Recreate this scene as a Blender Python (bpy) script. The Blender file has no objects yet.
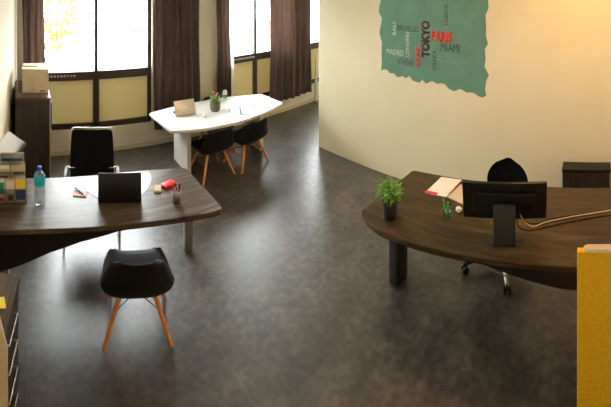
import bpy, bmesh, math, random
from mathutils import Vector, Matrix, Euler
PI = math.pi
C = bpy.context.scene.collection
SC = bpy.context.scene

# ------------------------------------------------------------------ camera
# The photograph is a phone panorama: a cylindrical projection, 96 degrees wide.
CAM = Vector((-2.767, -5.448, 2.75)); YAW = math.radians(44.27)
F, HOR, CX = 365.0, -28.0, 305.5
cam = bpy.data.cameras.new('camera')
cam.type = 'PANO'
cam.panorama_type = 'CENTRAL_CYLINDRICAL'
cam.central_cylindrical_range_u_min = -305.5 / F
cam.central_cylindrical_range_u_max = 305.5 / F
cam.central_cylindrical_range_v_min = (HOR - 407) / F
cam.central_cylindrical_range_v_max = (HOR - 0) / F
cam.central_cylindrical_radius = 1.0
cam.clip_start = 0.05; cam.clip_end = 300
co = bpy.data.objects.new('camera', cam); C.objects.link(co)
co.location = CAM; co.rotation_euler = (PI/2, 0, -YAW)
SC.camera = co

# ------------------------------------------------------------------ materials
MATS = {}
def mat(name, col=(.5,.5,.5), rough=.5, metal=0, spec=.5, **kw):
    m = bpy.data.materials.new(name); m.use_nodes = True
    b = m.node_tree.nodes['Principled BSDF']
    b.inputs['Base Color'].default_value = (*col, 1)
    b.inputs['Roughness'].default_value = rough
    b.inputs['Metallic'].default_value = metal
    b.inputs['Specular IOR Level'].default_value = spec
    for k, v in kw.items(): b.inputs[k.replace('_', ' ')].default_value = v
    MATS[name] = m
    return m
def noise_mat(name, c1, c2, scale=8, rough=.5, spec=.5, detail=4, metal=0, bump=0, stretch=(1,1,1), lo=.35, hi=.65):
    m = mat(name, c1, rough, metal, spec); nt = m.node_tree; N = nt.nodes; L = nt.links
    b = N['Principled BSDF']
    tc = N.new('ShaderNodeTexCoord'); mp = N.new('ShaderNodeMapping'); mp.inputs['Scale'].default_value = stretch
    no = N.new('ShaderNodeTexNoise'); no.inputs['Scale'].default_value = scale; no.inputs['Detail'].default_value = detail
    cr = N.new('ShaderNodeValToRGB')
    cr.color_ramp.elements[0].position = lo; cr.color_ramp.elements[1].position = hi
    cr.color_ramp.elements[0].color = (*c1, 1); cr.color_ramp.elements[1].color = (*c2, 1)
    L.new(tc.outputs['Object'], mp.inputs['Vector']); L.new(mp.outputs[0], no.inputs['Vector'])
    L.new(no.outputs['Fac'], cr.inputs[0]); L.new(cr.outputs[0], b.inputs['Base Color'])
    if bump:
        bp = N.new('ShaderNodeBump'); bp.inputs['Strength'].default_value = bump; bp.inputs['Distance'].default_value = .01
        L.new(no.outputs['Fac'], bp.inputs['Height']); L.new(bp.outputs[0], b.inputs['Normal'])
    return m

noise_mat('wall_paint', (.79,.71,.49), (.83,.75,.53), 1.5, .75, .3)
noise_mat('window_wall_paint', (.74,.68,.56), (.78,.72,.60), 1.5, .8, .3)
noise_mat('left_wall_paint', (.82,.74,.58), (.84,.76,.60), 1.5, .8, .3)
mat('ceiling_paint', (.7,.68,.62), .9)
mat('frame_brown', (.030,.018,.012), .45)
mat('skirting', (.62,.56,.42), .6)
# wood with long grain
def wood(name, c1, c2, c3, axis=0, rough=.3, spec=.5, scale=1.0):
    m = mat(name, c1, rough, 0, spec); nt = m.node_tree; N = nt.nodes; L = nt.links; b = N['Principled BSDF']
    tc = N.new('ShaderNodeTexCoord'); mp = N.new('ShaderNodeMapping')
    s = [9*scale]*3; s[axis] = .9*scale; mp.inputs['Scale'].default_value = s
    no = N.new('ShaderNodeTexNoise'); no.inputs['Scale'].default_value = 2.2; no.inputs['Detail'].default_value = 8; no.inputs['Roughness'].default_value = .65
    no.inputs['Distortion'].default_value = .6
    cr = N.new('ShaderNodeValToRGB'); e = cr.color_ramp.elements
    e[0].position = .32; e[0].color = (*c1,1); e[1].position = .68; e[1].color = (*c3,1)
    k = e.new(.5); k.color = (*c2,1)
    L.new(tc.outputs['Object'], mp.inputs['Vector']); L.new(mp.outputs[0], no.inputs['Vector']); L.new(no.outputs['Fac'], cr.inputs[0])
    L.new(cr.outputs[0], b.inputs['Base Color'])
    r = N.new('ShaderNodeMapRange'); r.inputs['To Min'].default_value = rough-.06; r.inputs['To Max'].default_value = rough+.1
    L.new(no.outputs['Fac'], r.inputs['Value']); L.new(r.outputs[0], b.inputs['Roughness'])
    return m
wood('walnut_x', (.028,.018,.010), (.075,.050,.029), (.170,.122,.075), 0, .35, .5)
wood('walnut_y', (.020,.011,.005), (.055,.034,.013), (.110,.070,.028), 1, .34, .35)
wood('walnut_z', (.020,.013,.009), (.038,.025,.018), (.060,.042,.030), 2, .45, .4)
wood('lit_tone_edge', (.45,.32,.18), (.55,.40,.24), (.62,.48,.30), 2, .5)
wood('beech', (.62,.19,.035), (.74,.26,.05), (.80,.32,.08), 2, .4, .4, 2.0)
mat('black_edge', (.008,.006,.005), .45)
mat('black_plastic', (.006,.006,.007), .42, 0, .4)
mat('shell_black', (.007,.007,.008), .5, 0, .28)
mat('black_fabric', (.009,.009,.010), .85, 0, .2)
mat('black_screen', (.006,.006,.007), .35, 0, .5)
mat('chrome', (.75,.75,.74), .22, 1)
mat('grey_metal', (.30,.30,.30), .4, .8)
mat('dark_metal', (.035,.034,.032), .5, .3)
mat('silver', (.70,.68,.64), .35, .6)
mat('white_top', (.80,.79,.76), .35)
mat('white_leg', (.84,.82,.76), .5)
mat('white_paper', (.88,.86,.84), .8)
mat('pink_paper', (.85,.55,.50), .8)
mat('beige_card', (.62,.52,.36), .85)
noise_mat('carton', (.66,.56,.40), (.74,.64,.48), 6, .85)
mat('red_plastic', (.75,.015,.012), .4)
mat('orange_plastic', (.85,.25,.02), .4)
mat('yellow_plastic', (.85,.6,.03), .5)
mat('blue_plastic', (.01,.05,.40), .4)
mat('cyan_label', (.01,.45,.62), .5)
mat('blue_binder', (.02,.16,.55), .5)
mat('green_plastic', (.03,.60,.06), .4)
mat('lime_plastic', (.35,.80,.05), .4)
mat('teal_green', (.01,.30,.22), .5)
mat('yellow_note', (.90,.72,.05), .8)
noise_mat('yellow_board', (.80,.42,.010), (.86,.50,.015), 60, .8, .2, bump=.3)
mat('beige_cap', (.58,.46,.32), .6)
mat('pot_dark', (.012,.012,.013), .5)
mat('pot_grey', (.12,.11,.09), .6)
mat('soil', (.03,.018,.010), .95)
noise_mat('leaf_green', (.07,.22,.02), (.20,.40,.06), 20, .55)
noise_mat('leaf_light', (.16,.30,.06), (.34,.48,.14), 20, .55)
noise_mat('leaf_outdoor', (.10,.15,.008), (.22,.22,.02), 3, .7)
mat('bark', (.12,.08,.05), .9)
mat('flower', (.75,.22,.10), .6)
noise_mat('curtain_brown', (.13,.092,.080), (.19,.138,.118), 30, .8, .25, stretch=(1,1,.05))
mat('glaze_mat', (.30,.30,.29), .25, 0, .5)
mat('cable_cream', (.62,.52,.30), .5)
mat('cable_black', (.006,.006,.006), .5)
noise_mat('pavement', (.55,.54,.52), (.68,.67,.64), 1.2, .9)
mat('car_white', (.80,.80,.80), .3)
mat('tyre', (.02,.02,.02), .8)
mat('terracotta', (.20,.035,.02), .8)
mat('render_beige', (.20,.10,.07), .9)
mat('mural_red', (.62,.02,.012), .7)
mat('mural_dark', (.035,.028,.018), .7)
mat('mural_maroon', (.060,.018,.012), .7)
mat('mural_pale', (.62,.62,.46), .7)
mat('mural_grey', (.22,.30,.24), .7)
noise_mat('mural_teal', (.115,.25,.185), (.135,.285,.21), 5, .75, .3)

# clear things: a thin clear coat that lets light through and mirrors a little
def clear(name, col=(1,1,1), fac=.1, rough=.05):
    m = bpy.data.materials.new(name); m.use_nodes = True; nt = m.node_tree; N = nt.nodes; L = nt.links
    N.clear(); o = N.new('ShaderNodeOutputMaterial'); mx = N.new('ShaderNodeMixShader'); mx.inputs[0].default_value = fac
    t = N.new('ShaderNodeBsdfTransparent'); t.inputs[0].default_value = (*col,1)
    g = N.new('ShaderNodeBsdfGlossy'); g.inputs['Roughness'].default_value = rough
    L.new(t.outputs[0], mx.inputs[1]); L.new(g.outputs[0], mx.inputs[2]); L.new(mx.outputs[0], o.inputs[0])
    MATS[name] = m
clear('window_glass', (.97,.98,.97), .05)
clear('clear_plastic', (.86,.90,.90), .22, .1)
clear('cup_glass', (.70,.85,.78), .25, .1)
def frosted(name, col, t=.5):
    m = bpy.data.materials.new(name); m.use_nodes = True; nt = m.node_tree; N = nt.nodes; L = nt.links
    N.clear(); o = N.new('ShaderNodeOutputMaterial'); mx = N.new('ShaderNodeMixShader'); mx.inputs[0].default_value = t
    d = N.new('ShaderNodeBsdfDiffuse'); d.inputs[0].default_value = (*col,1)
    tr = N.new('ShaderNodeBsdfTranslucent'); tr.inputs[0].default_value = (*col,1)
    L.new(d.outputs[0], mx.inputs[1]); L.new(tr.outputs[0], mx.inputs[2]); L.new(mx.outputs[0], o.inputs[0])
    MATS[name] = m
frosted('frosted_panel', (.62,.55,.34), .12)
frosted('sheer', (.9,.88,.84), .5)

# vinyl floor: mottled slate tiles
def floor_mat():
    m = mat('slate_vinyl', (.1,.1,.1), .35, 0, .95); nt = m.node_tree; N = nt.nodes; L = nt.links; b = N['Principled BSDF']
    tc = N.new('ShaderNodeTexCoord')
    br = N.new('ShaderNodeTexBrick'); br.inputs['Scale'].default_value = 1.0
    br.inputs['Brick Width'].default_value = .92; br.inputs['Row Height'].default_value = .46
    br.inputs['Mortar Size'].default_value = .004; br.inputs['Mortar Smooth'].default_value = .3
    br.inputs['Color1'].default_value = (.93,.93,.93,1); br.inputs['Color2'].default_value = (1.08,1.08,1.08,1); br.inputs['Mortar'].default_value = (.6,.6,.6,1)
    n1 = N.new('ShaderNodeTexNoise'); n1.inputs['Scale'].default_value = 3.2; n1.inputs['Detail'].default_value = 7; n1.inputs['Roughness'].default_value = .62
    n2 = N.new('ShaderNodeTexNoise'); n2.inputs['Scale'].default_value = 17; n2.inputs['Detail'].default_value = 5
    cr = N.new('ShaderNodeValToRGB'); e = cr.color_ramp.elements
    e[0].position = .30; e[0].color = (.014,.012,.010,1); e[1].position = .70; e[1].color = (.150,.128,.098,1)
    k = e.new(.50); k.color = (.046,.039,.031,1); cr.color_ramp.interpolation = 'B_SPLINE'
    ad = N.new('ShaderNodeMath'); ad.operation = 'MULTIPLY_ADD'; ad.inputs[1].default_value = .45
    sb = N.new('ShaderNodeMath'); sb.operation = 'MULTIPLY_ADD'; sb.inputs[1].default_value = .60
    L.new(tc.outputs['Object'], br.inputs['Vector']); L.new(tc.outputs['Object'], n1.inputs['Vector']); L.new(tc.outputs['Object'], n2.inputs['Vector'])
    sb.inputs[2].default_value = -.02
    L.new(n1.outputs['Fac'], sb.inputs[0]); L.new(n2.outputs['Fac'], ad.inputs[0]); L.new(sb.outputs[0], ad.inputs[2])
    L.new(ad.outputs[0], cr.inputs[0])
    mx = N.new('ShaderNodeMix'); mx.data_type = 'RGBA'; mx.blend_type = 'MULTIPLY'; mx.inputs[0].default_value = 1
    L.new(cr.outputs[0], mx.inputs[6]); L.new(br.outputs['Color'], mx.inputs[7]); L.new(mx.outputs[2], b.inputs['Base Color'])
    r = N.new('ShaderNodeMapRange'); r.inputs['To Min'].default_value = .285; r.inputs['To Max'].default_value = .40
    L.new(n1.outputs['Fac'], r.inputs['Value']); L.new(r.outputs[0], b.inputs['Roughness'])
    bp = N.new('ShaderNodeBump'); bp.inputs['Strength'].default_value = .12; bp.inputs['Distance'].default_value = .003
    L.new(ad.outputs[0], bp.inputs['Height']); L.new(bp.outputs[0], b.inputs['Normal'])
floor_mat()

# ------------------------------------------------------------------ mesh helpers
def R(a): return math.radians(a)
def nb(): return bmesh.new()
def box(bm, cx, cy, cz, sx, sy, sz, rot=(0,0,0), bev=0):
    M = Matrix.Translation((cx,cy,cz)) @ Euler(rot).to_matrix().to_4x4() @ Matrix.Diagonal((sx,sy,sz,1))
    r = bmesh.ops.create_cube(bm, size=1, matrix=M)
    if bev:
        es = list({e for v in r['verts'] for e in v.link_edges})
        bmesh.ops.bevel(bm, geom=es, offset=bev, segments=2, affect='EDGES', profile=.5)
    return bm
def bx(bm, x0, x1, y0, y1, z0, z1, bev=0):
    return box(bm, (x0+x1)/2, (y0+y1)/2, (z0+z1)/2, abs(x1-x0), abs(y1-y0), abs(z1-z0), bev=bev)
def rod(bm, a, b, r0, r1=None, n=12):
    a, b = Vector(a), Vector(b); d = b-a; r1 = r0 if r1 is None else r1
    M = Matrix.Translation((a+b)/2) @ d.to_track_quat('Z','Y').to_matrix().to_4x4()
    bmesh.ops.create_cone(bm, cap_ends=True, cap_tris=False, segments=n, radius1=r0, radius2=r1, depth=d.length, matrix=M)
    return bm
def tube(bm, pts, r, n=8, closed=False):
    pts = [Vector(p) for p in pts]; rings = []
    prev = None
    for i, p in enumerate(pts):
        if closed: d = pts[(i+1)%len(pts)] - pts[i-1]
        else: d = pts[min(i+1,len(pts)-1)] - pts[max(i-1,0)]
        d.normalize()
        ref = prev if prev is not None else (Vector((0,0,1)) if abs(d.z) < .9 else Vector((1,0,0)))
        u = (ref - d*ref.dot(d)).normalized(); v = d.cross(u); prev = u
        rings.append([bm.verts.new(p + r*(math.cos(2*PI*k/n)*u + math.sin(2*PI*k/n)*v)) for k in range(n)])
    m = len(rings)
    for i in range(m if closed else m-1):
        a, b = rings[i], rings[(i+1)%m]
        for k in range(n): bm.faces.new((a[k], a[(k+1)%n], b[(k+1)%n], b[k]))
    if not closed:
        bm.faces.new(rings[0][::-1]); bm.faces.new(rings[-1])
    return bm
def lathe(bm, prof, n=24, c=(0,0,0), cap=True):
    rings = []
    for r, z in prof:
        rings.append([bm.verts.new((c[0]+r*math.cos(2*PI*k/n), c[1]+r*math.sin(2*PI*k/n), c[2]+z)) for k in range(n)])
    for a, b in zip(rings, rings[1:]):
        for k in range(n): bm.faces.new((a[k], a[(k+1)%n], b[(k+1)%n], b[k]))
    if cap:
        bm.faces.new(rings[0][::-1]); bm.faces.new(rings[-1])
    return bm
def prism(bm, pts, z0, z1, bev=0):
    lo = [bm.verts.new((p[0],p[1],z0)) for p in pts]; hi = [bm.verts.new((p[0],p[1],z1)) for p in pts]
    n = len(pts)
    f1 = bm.faces.new(lo[::-1]); f2 = bm.faces.new(hi)
    for k in range(n): bm.faces.new((lo[k], lo[(k+1)%n], hi[(k+1)%n], hi[k]))
    bmesh.ops.recalc_face_normals(bm, faces=bm.faces)
    if bev: bmesh.ops.bevel(bm, geom=list(f1.edges)+list(f2.edges), offset=bev, segments=2, affect='EDGES')
    return bm
def catmull(pts, n=6):
    out = []
    P = [pts[0]] + list(pts) + [pts[-1]]
    for i in range(1, len(P)-2):
        p0, p1, p2, p3 = (Vector(P[i-1]), Vector(P[i]), Vector(P[i+1]), Vector(P[i+2]))
        for k in range(n):
            t = k/n
            out.append(.5*((2*p1)+(-p0+p2)*t+(2*p0-5*p1+4*p2-p3)*t*t+(-p0+3*p1-3*p2+p3)*t**3))
    out.append(Vector(pts[-1])); return out
def obj(name, bm, m, parent=None, smooth=False, label=None, kind=None):
    me = bpy.data.meshes.new(name)
    bmesh.ops.recalc_face_normals(bm, faces=bm.faces)
    bm.to_mesh(me); bm.free()
    if smooth:
        for p in me.polygons: p.use_smooth = True
        if smooth != 'all':
            try: me.set_sharp_from_angle(angle=R(35))
            except Exception: pass
    me.materials.append(MATS[m] if isinstance(m, str) else m)
    o = bpy.data.objects.new(name, me); C.objects.link(o)
    if parent: o.parent = parent
    if label: o['label'] = label
    if kind: o['kind'] = kind
    return o
def thing(name, label, cat, loc=(0,0,0), rz=0, group=None):
    o = bpy.data.objects.new(name, None); C.objects.link(o); o.empty_display_size = .1
    o.location = loc; o.rotation_euler = (0,0,rz); o['label'] = label; o['category'] = cat
    if group: o['group'] = group
    return o
def tag(o, label, cat, group=None, loc=None, rz=None):
    o['label'] = label; o['category'] = cat
    if group: o['group'] = group
    if loc is not None: o.location = loc
    if rz is not None: o.rotation_euler = (0,0,rz)
    return o
def struct(name, bm, m, parent=None, smooth=False):
    return obj(name, bm, m, parent, smooth, kind='structure')
def copy_tree(o, parent=None):
    c = o.copy(); C.objects.link(c)
    if parent: c.parent = parent
    for ch in list(o.children): copy_tree(ch, c)
    return c

# ------------------------------------------------------------------ room shell
CEIL = 3.15; YF = -6.4; XR = 1.39
struct('floor', bx(nb(), -3.9, 4.7, -6.6, .12, -.10, 0), 'slate_vinyl')
struct('ceiling', bx(nb(), -3.9, 4.7, -6.6, .25, CEIL, CEIL+.12), 'ceiling_paint')
# window wall (back) with three openings
WZ0, WZ1 = .36, 2.52
OPEN = [(-2.66, -.76), (.48, 2.20), (2.58, 4.30)]
bm = nb(); T = .22
bx(bm, -3.1, 4.7, 0, T, 0, WZ0); bx(bm, -3.1, 4.7, 0, T, WZ1, CEIL)
xs = [-3.1] + [v for o_ in OPEN for v in o_] + [4.7]
for a, b in zip(xs[0::2], xs[1::2]): bx(bm, a, b, 0, T, WZ0, WZ1)
struct('wall_back', bm, 'window_wall_paint')
# left wall, slightly out of square
bm = nb(); prism(bm, [(-2.86,0),(-2.86-.09*6.6,-6.6),(-3.05-.09*6.6,-6.6),(-3.05,0)], 0, CEIL)
struct('wall_left', bm, 'left_wall_paint')
# partition wall on the right with its free end towards the windows
struct('wall_right', bx(nb(), XR, XR+.12, -6.6, -1.48, 0, CEIL, bev=.004), 'wall_paint')
struct('wall_front', bx(nb(), -3.9, XR, -6.6, YF, 0, CEIL), 'wall_paint')
struct('wall_far_right', bx(nb(), 4.6, 4.72, -3.4, 0, 0, CEIL), 'wall_paint')
struct('wall_alcove', bx(nb(), XR+.12, 4.6, -3.4, -3.28, 0, CEIL), 'wall_paint')
struct('baseboard_back', bx(nb(), -2.86, 4.6, -.012, 0, 0, .07, bev=.003), 'skirting')
# windows: dark frames, clear upper panes, opaque lower panels
for i, ((a, b), mu) in enumerate(zip(OPEN, (-1.655, 1.286, 3.44))):
    w = thing('window_%d' % (i+1), 'dark brown framed window', 'window'); del w['category'], w['label']; w['kind'] = 'structure'
    y0, y1 = .05, .12
    bm = nb()
    bx(bm, a, b, y0, y1, WZ0, WZ0+.08); bx(bm, a, b, y0, y1, WZ1-.07, WZ1)
    bx(bm, a, a+.06, y0, y1, WZ0, WZ1); bx(bm, b-.06, b, y0, y1, WZ0, WZ1)
    bx(bm, a, b, y0-.01, y1+.01, 1.10, 1.23)
    bx(bm, mu-.045, mu+.045, y0, y1, WZ0, 1.12); bx(bm, mu-.024, mu+.024, y0, y1, 1.2, WZ1)
    struct('window_frame', bm, 'frame_brown', w)
    bm = nb(); bx(bm, a+.06, mu-.045, y0+.03, y0+.04, WZ0+.08, 1.10); bx(bm, mu+.045, b-.06, y0+.03, y0+.04, WZ0+.08, 1.10)
    struct('lower_panel', bm, 'frosted_panel', w)
    bm = nb(); bx(bm, a+.06, mu-.024, y0+.03, y0+.036, 1.23, WZ1-.07); bx(bm, mu+.024, b-.06, y0+.03, y0+.036, 1.23, WZ1-.07)
    struct('pane', bm, 'window_glass', w)
    if i < 2:
        bm = nb(); zz = 1.235
        n = 9; xa = a+.25 if i == 0 else mu-.46
        for k in range(n): bx(bm, xa+k*.05, xa+.03+k*.05, y0-.016, y0-.010, 1.16, 1.185)
        struct('vent_grille', bm, 'silver', w)
struct('trim_1', bx(nb(), 2.80, 2.84, -.06, -.02, 0, 1.0), 'white_leg')

# ------------------------------------------------------------------ curtains
def curtain(x0, x1, label, seed, folds, zb=.27, y=-.11, amp=.032):
    rnd = random.Random(seed); bm = nb(); n = folds*10; rows = 12
    ph = [rnd.uniform(-.5,.5) for _ in range(folds+2)]
    grid = []
    for j in range(rows+1):
        t = j/rows; z = zb + (2.66-zb)*t
        row = []
        for i in range(n+1):
            s = i/n; k = s*folds
            q = ph[int(k)]*(1-(k%1)) + ph[int(k)+1]*(k%1)
            a = amp*(1-.25*t) * (math.sin(2*PI*k+q) + .25*math.sin(4*PI*k+3*q))
            row.append(bm.verts.new((x0+(x1-x0)*s + .012*math.sin(6*t+q*4), y + a, z + (0 if j else .01*math.sin(9*s)))))
        grid.append(row)
    for j in range(rows):
        for i in range(n): bm.faces.new((grid[j][i], grid[j][i+1], grid[j+1][i+1], grid[j+1][i]))
    bmesh.ops.solidify(bm, geom=bm.faces[:], thickness=.006)
    t = thing('curtain', label, 'curtain', group='brown curtains along the window wall')
    obj('fabric', bm, 'curtain_brown', t, smooth='all')
    bm = nb(); bx(bm, x0-.02, x1+.02, y-.015, y+.015, 2.655, 2.69); obj('curtain_track', bm, 'silver', t)
    return t
curtain(-2.78, -2.46, 'narrow dark brown curtain in the corner behind the carton box', 1, 3)
curtain(-.765, .035, 'wide dark brown curtain right of the big left window, behind the laptop table', 2, 6)
c3 = curtain(.36, .63, 'narrow brown curtain with a white edge, left of the second window', 3, 3)
bm = nb(); gr = []
for j in range(9):
    z = .30+2.34*j/8
    gr.append([bm.verts.new((.635+.06*i/6, -.11+.02*math.sin(i*1.9), z)) for i in range(7)])
for j in range(8):
    for i in range(6): bm.faces.new((gr[j][i], gr[j][i+1], gr[j+1][i+1], gr[j+1][i]))
bmesh.ops.solidify(bm, geom=bm.faces[:], thickness=.003)
obj('lining', bm, 'sheer', c3, smooth='all', label='white sheer strip at the curtain edge')
curtain(1.50, 2.60, 'widest dark brown curtain, beside the free end of the cream wall', 4, 7)

# ------------------------------------------------------------------ mural on the right wall
rnd = random.Random(5)
mural = thing('wall_mural', 'torn-edged teal painted patch with city names on the cream wall', 'mural', (XR,-3.4,1.3))
U0, U1, V0, V1 = -.76, .77, .0, 1.13          # local: u to the right seen from the room, v up
pts = []
def jag(a, b, n, amp):
    out = []
    for k in range(n):
        t = (k + rnd.uniform(-.25,.25)*(k > 0))/n
        p = Vector(a).lerp(Vector(b), t); nrm = Vector((-(b[1]-a[1]), b[0]-a[0])).normalized()
        out.append(p + nrm*rnd.uniform(-amp, amp)*(1 if k else 0))
    return out
pts += jag((U0+.02,V0+.10), (U1-.02,V0-.02), 30, .035)
pts += jag((U1-.02,V0-.02), (U1+.0,V1), 13, .032)
pts += jag((U1,V1), (U0,V1), 20, .02)
pts += jag((U0,V1), (U0+.02,V0+.10), 13, .03)
bm = nb()
vs0 = [bm.verts.new((-.001, -p[0], p[1])) for p in pts]; vs1 = [bm.verts.new((-.0035, -p[0], p[1])) for p in pts]
bm.faces.new(vs1); bm.faces.new(vs0[::-1])
for k in range(len(pts)): bm.faces.new((vs0[k], vs0[(k+1)%len(pts)], vs1[(k+1)%len(pts)], vs1[k]))
obj('painted_patch', bm, 'mural_teal', mural)
def word(txt, px0, px1, py0, py1, m, vert=False, off=.0, name='lettering'):
    """lettering measured on the photograph, set on the wall plane in metres"""
    def w(px, py):
        ph = (px-23.5)/F; d = (XR-CAM.x)/math.sin(ph)
        return -(CAM.y + d*math.cos(ph)) + mural.location.y, CAM.z - (py-HOR)*d/F - mural.location.z
    u0, _ = w(px0, py0); u1, _ = w(px1, py0); um = (px0+px1)/2
    v1 = w(um, py0)[1]; v0 = w(um, py1)[1]
    cu = bpy.data.curves.new(name, 'FONT'); cu.body = txt; cu.size = 1; cu.extrude = 0; cu.offset = off; cu.resolution_u = 3
    o = bpy.data.objects.new('tmp', cu); C.objects.link(o)
    dg = bpy.context.evaluated_depsgraph_get(); dg.update()
    me = bpy.data.meshes.new_from_object(o.evaluated_get(dg)); C.objects.unlink(o); bpy.data.objects.remove(o)
    xs = [v.co.x for v in me.vertices]; ys = [v.co.y for v in me.vertices]
    ax, bx_, ay, by = min(xs), max(xs), min(ys), max(ys)
    for v in me.vertices:
        s = (v.co.x-ax)/(bx_-ax); t = (v.co.y-ay)/(by-ay)
        if vert: u = u1 + (u0-u1)*t; z = v0 + (v1-v0)*s      # reads upwards
        else: u = u0 + (u1-u0)*s; z = v0 + (v1-v0)*t
        v.co = (-.0052, -u, z)
    bm = nb(); bm.from_mesh(me); bpy.data.meshes.remove(me)
    bmesh.ops.solidify(bm, geom=bm.faces[:], thickness=.0012)
    return obj(name, bm, m, mural)
word('TOKYO', 421.3, 430, 20.5, 57.5, 'mural_maroon', True, .06)
word('PARIS', 431.2, 452.2, 31.2, 42, 'mural_red', off=.05)
word('MIAMI', 441, 459.8, 43.5, 51.8, 'mural_dark', off=-.004)
word('ROME', 416, 420.2, 46.5, 66, 'mural_red', True, .045)
word('OSAKA', 432.6, 436.4, 50, 70, 'mural_dark', True, .0)
word('ATHENES', 398, 414, 59, 65.2, 'mural_maroon', off=.0)
word('NEW YORK', 438.5, 467, 60.2, 65.5, 'mural_grey', off=-.004)
word('MADRID', 387, 404, 49.5, 55, 'mural_pale', off=-.004)
word('LONDRES', 406, 409.2, 32, 56.5, 'mural_pale', True, -.004)
word('BRUXELLES', 397.6, 419, 25.6, 31.2, 'mural_dark', off=.0)
word('BALI', 392.8, 396, 22.5, 35, 'mural_pale', True, .0)
word('LISBOA', 444.5, 448, 4, 25, 'mural_dark', True, .0)

# ------------------------------------------------------------------ desks
def modesty(bm, pts, zf, th=.018, zt=.705):
    """panel standing on a line in plan, its lower edge curved"""
    L = []
    for p, z in pts: L.append((Vector((p[0],p[1])), z))
    va = []
    for i, (p, z) in enumerate(L):
        d = (L[min(i+1,len(L)-1)][0]-L[max(i-1,0)][0]).normalized(); n = Vector((-d.y,d.x))*th/2
        va.append([bm.verts.new((*(p+n*s), zz)) for s, zz in ((-1,z),(1,z),(1,zt),(-1,zt))])
    for a, b in zip(va, va[1:]):
        for k in range(4): bm.faces.new((a[k],a[(k+1)%4],b[(k+1)%4],b[k]))
    bm.faces.new(va[0][::-1]); bm.faces.new(va[-1])
    return bm
# left desk: end against the left wall
ld = thing('office_desk', 'left dark wood office desk with rounded front corner, against the wall', 'desk', (-2.1,-2.3,0))
ox, oy = 2.1, 2.3
front = catmull([(-3.03,-2.63),(-2.56,-2.615),(-2.17,-2.645),(-1.77,-2.70),(-1.45,-2.765),(-1.24,-2.81)], 5)
right = [(-1.185,-2.812),(-1.163,-2.79),(-1.158,-2.75),(-1.160,-2.45),(-1.163,-2.11),(-1.175,-2.085),(-1.20,-2.07)]
back = catmull([(-1.27,-2.05),(-1.50,-1.985),(-1.81,-1.93),(-2.2,-1.915),(-2.99,-1.90)], 4)
outl = [(p[0]+ox, p[1]+oy) for p in list(front)+right+list(back)]
obj('desktop', prism(nb(), outl, .712, .75, .004), 'walnut_x', ld)
bm = nb(); prism(bm, [(x*.998, y*.994) for x, y in outl], .706, .7125); obj('edge_band', bm, 'black_edge', ld)
bm = nb(); box(bm, -1.195+ox, -2.20+oy, .353, .085, .07, .706, bev=.015); obj('leg', bm, 'grey_metal', ld, True)
bm = nb(); box(bm, -2.93+ox, -2.24+oy, .353, .075, .13, .706, bev=.02); obj('leg', bm, 'grey_metal', ld, True)
mp = [((-3.0,-2.46), .28), ((-2.8,-2.47), .36), ((-2.55,-2.48), .47), ((-2.3,-2.50), .55), ((-2.0,-2.53), .61), ((-1.7,-2.58), .65), ((-1.4,-2.64), .685), ((-1.25,-2.67), .70)]
obj('modesty_panel', modesty(nb(), [((p[0]+ox, p[1]+oy), z) for p, z in mp], 0), 'black_edge', ld)

# right desk
rd = thing('office_desk', 'right dark walnut desk holding a potted plant and a big monitor', 'desk', (.1,-4.7,0))
ox, oy = -.1, 4.7
front = catmull([(-.345,-3.625),(-.40,-3.74),(-.43,-3.90),(-.405,-4.19),(-.345,-4.64),(-.31,-5.06),(-.30,-5.40),(-.31,-5.80)], 5)
back = catmull([(.62,-5.80),(.615,-5.40),(.60,-4.92),(.545,-4.35),(.48,-3.80)], 5)
outl = [(p[0]+ox, p[1]+oy) for p in [(-.33,-3.607)]+list(front)+list(back)+[(.465,-3.69),(.44,-3.665)]]
obj('desktop', prism(nb(), outl, .712, .75, .004), 'walnut_y', rd)
bm = nb(); prism(bm, [(x*.994, y*.998) for x, y in outl], .706, .7125); obj('edge_band', bm, 'black_edge', rd)
for yy in (-3.76, -5.62):
    bm = nb(); box(bm, .025+ox, yy+oy, .353, .17, .09, .706, rot=(0,0,R(-6)), bev=.015); obj('leg', bm, 'dark_metal', rd, True)
mp = [((-.20,-3.95), .70), ((-.21,-4.3), .655), ((-.20,-4.6), .60), ((-.185,-4.9), .545), ((-.18,-5.2), .50), ((-.18,-5.5), .50), ((-.18,-5.65),.50)]
obj('modesty_panel', modesty(nb(), [((p[0]+ox, p[1]+oy), z) for p, z in mp], 0), 'black_edge', rd)
bm = nb(); tube(bm, [(-.215+ox, -4.55+oy, .598),(-.205+ox,-4.9+oy,.532),(-.20+ox,-5.2+oy,.49),(-.20+ox,-5.6+oy,.49)], .004); obj('metal_edging', bm, 'grey_metal', rd, True)

# ------------------------------------------------------------------ meeting table
mt = thing('meeting_table', 'white boat-shaped meeting table by the windows', 'table', (-.05,-.88,0))
fr = catmull([(-.96,.325),(-.90,-.315),(-.88,-.335)], 1)
outl = [(-.965,.31),(-.905,-.30),(-.885,-.325)] + [(p[0],p[1]) for p in catmull([(-.85,-.34),(-.5,-.44),(0,-.49),(.55,-.43),(.90,-.34)],5)] \
     + [(.935,-.325),(.95,-.30),(.935,.20),(.915,.225)] + [(p[0],p[1]) for p in catmull([(.88,.24),(.45,.40),(0,.455),(-.5,.44),(-.93,.335)],5)]
obj('tabletop', prism(nb(), outl, .705, .74, .004), 'white_top', mt)
for x in (-.535, .70):
    obj('leg', bx(nb(), x-.03, x+.03, -.10, .36, 0, .705, bev=.004), 'white_leg', mt)
obj('crossbar', bx(nb(), -.505, .67, .11, .14, .45, .60, bev=.003), 'white_leg', mt)

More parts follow.
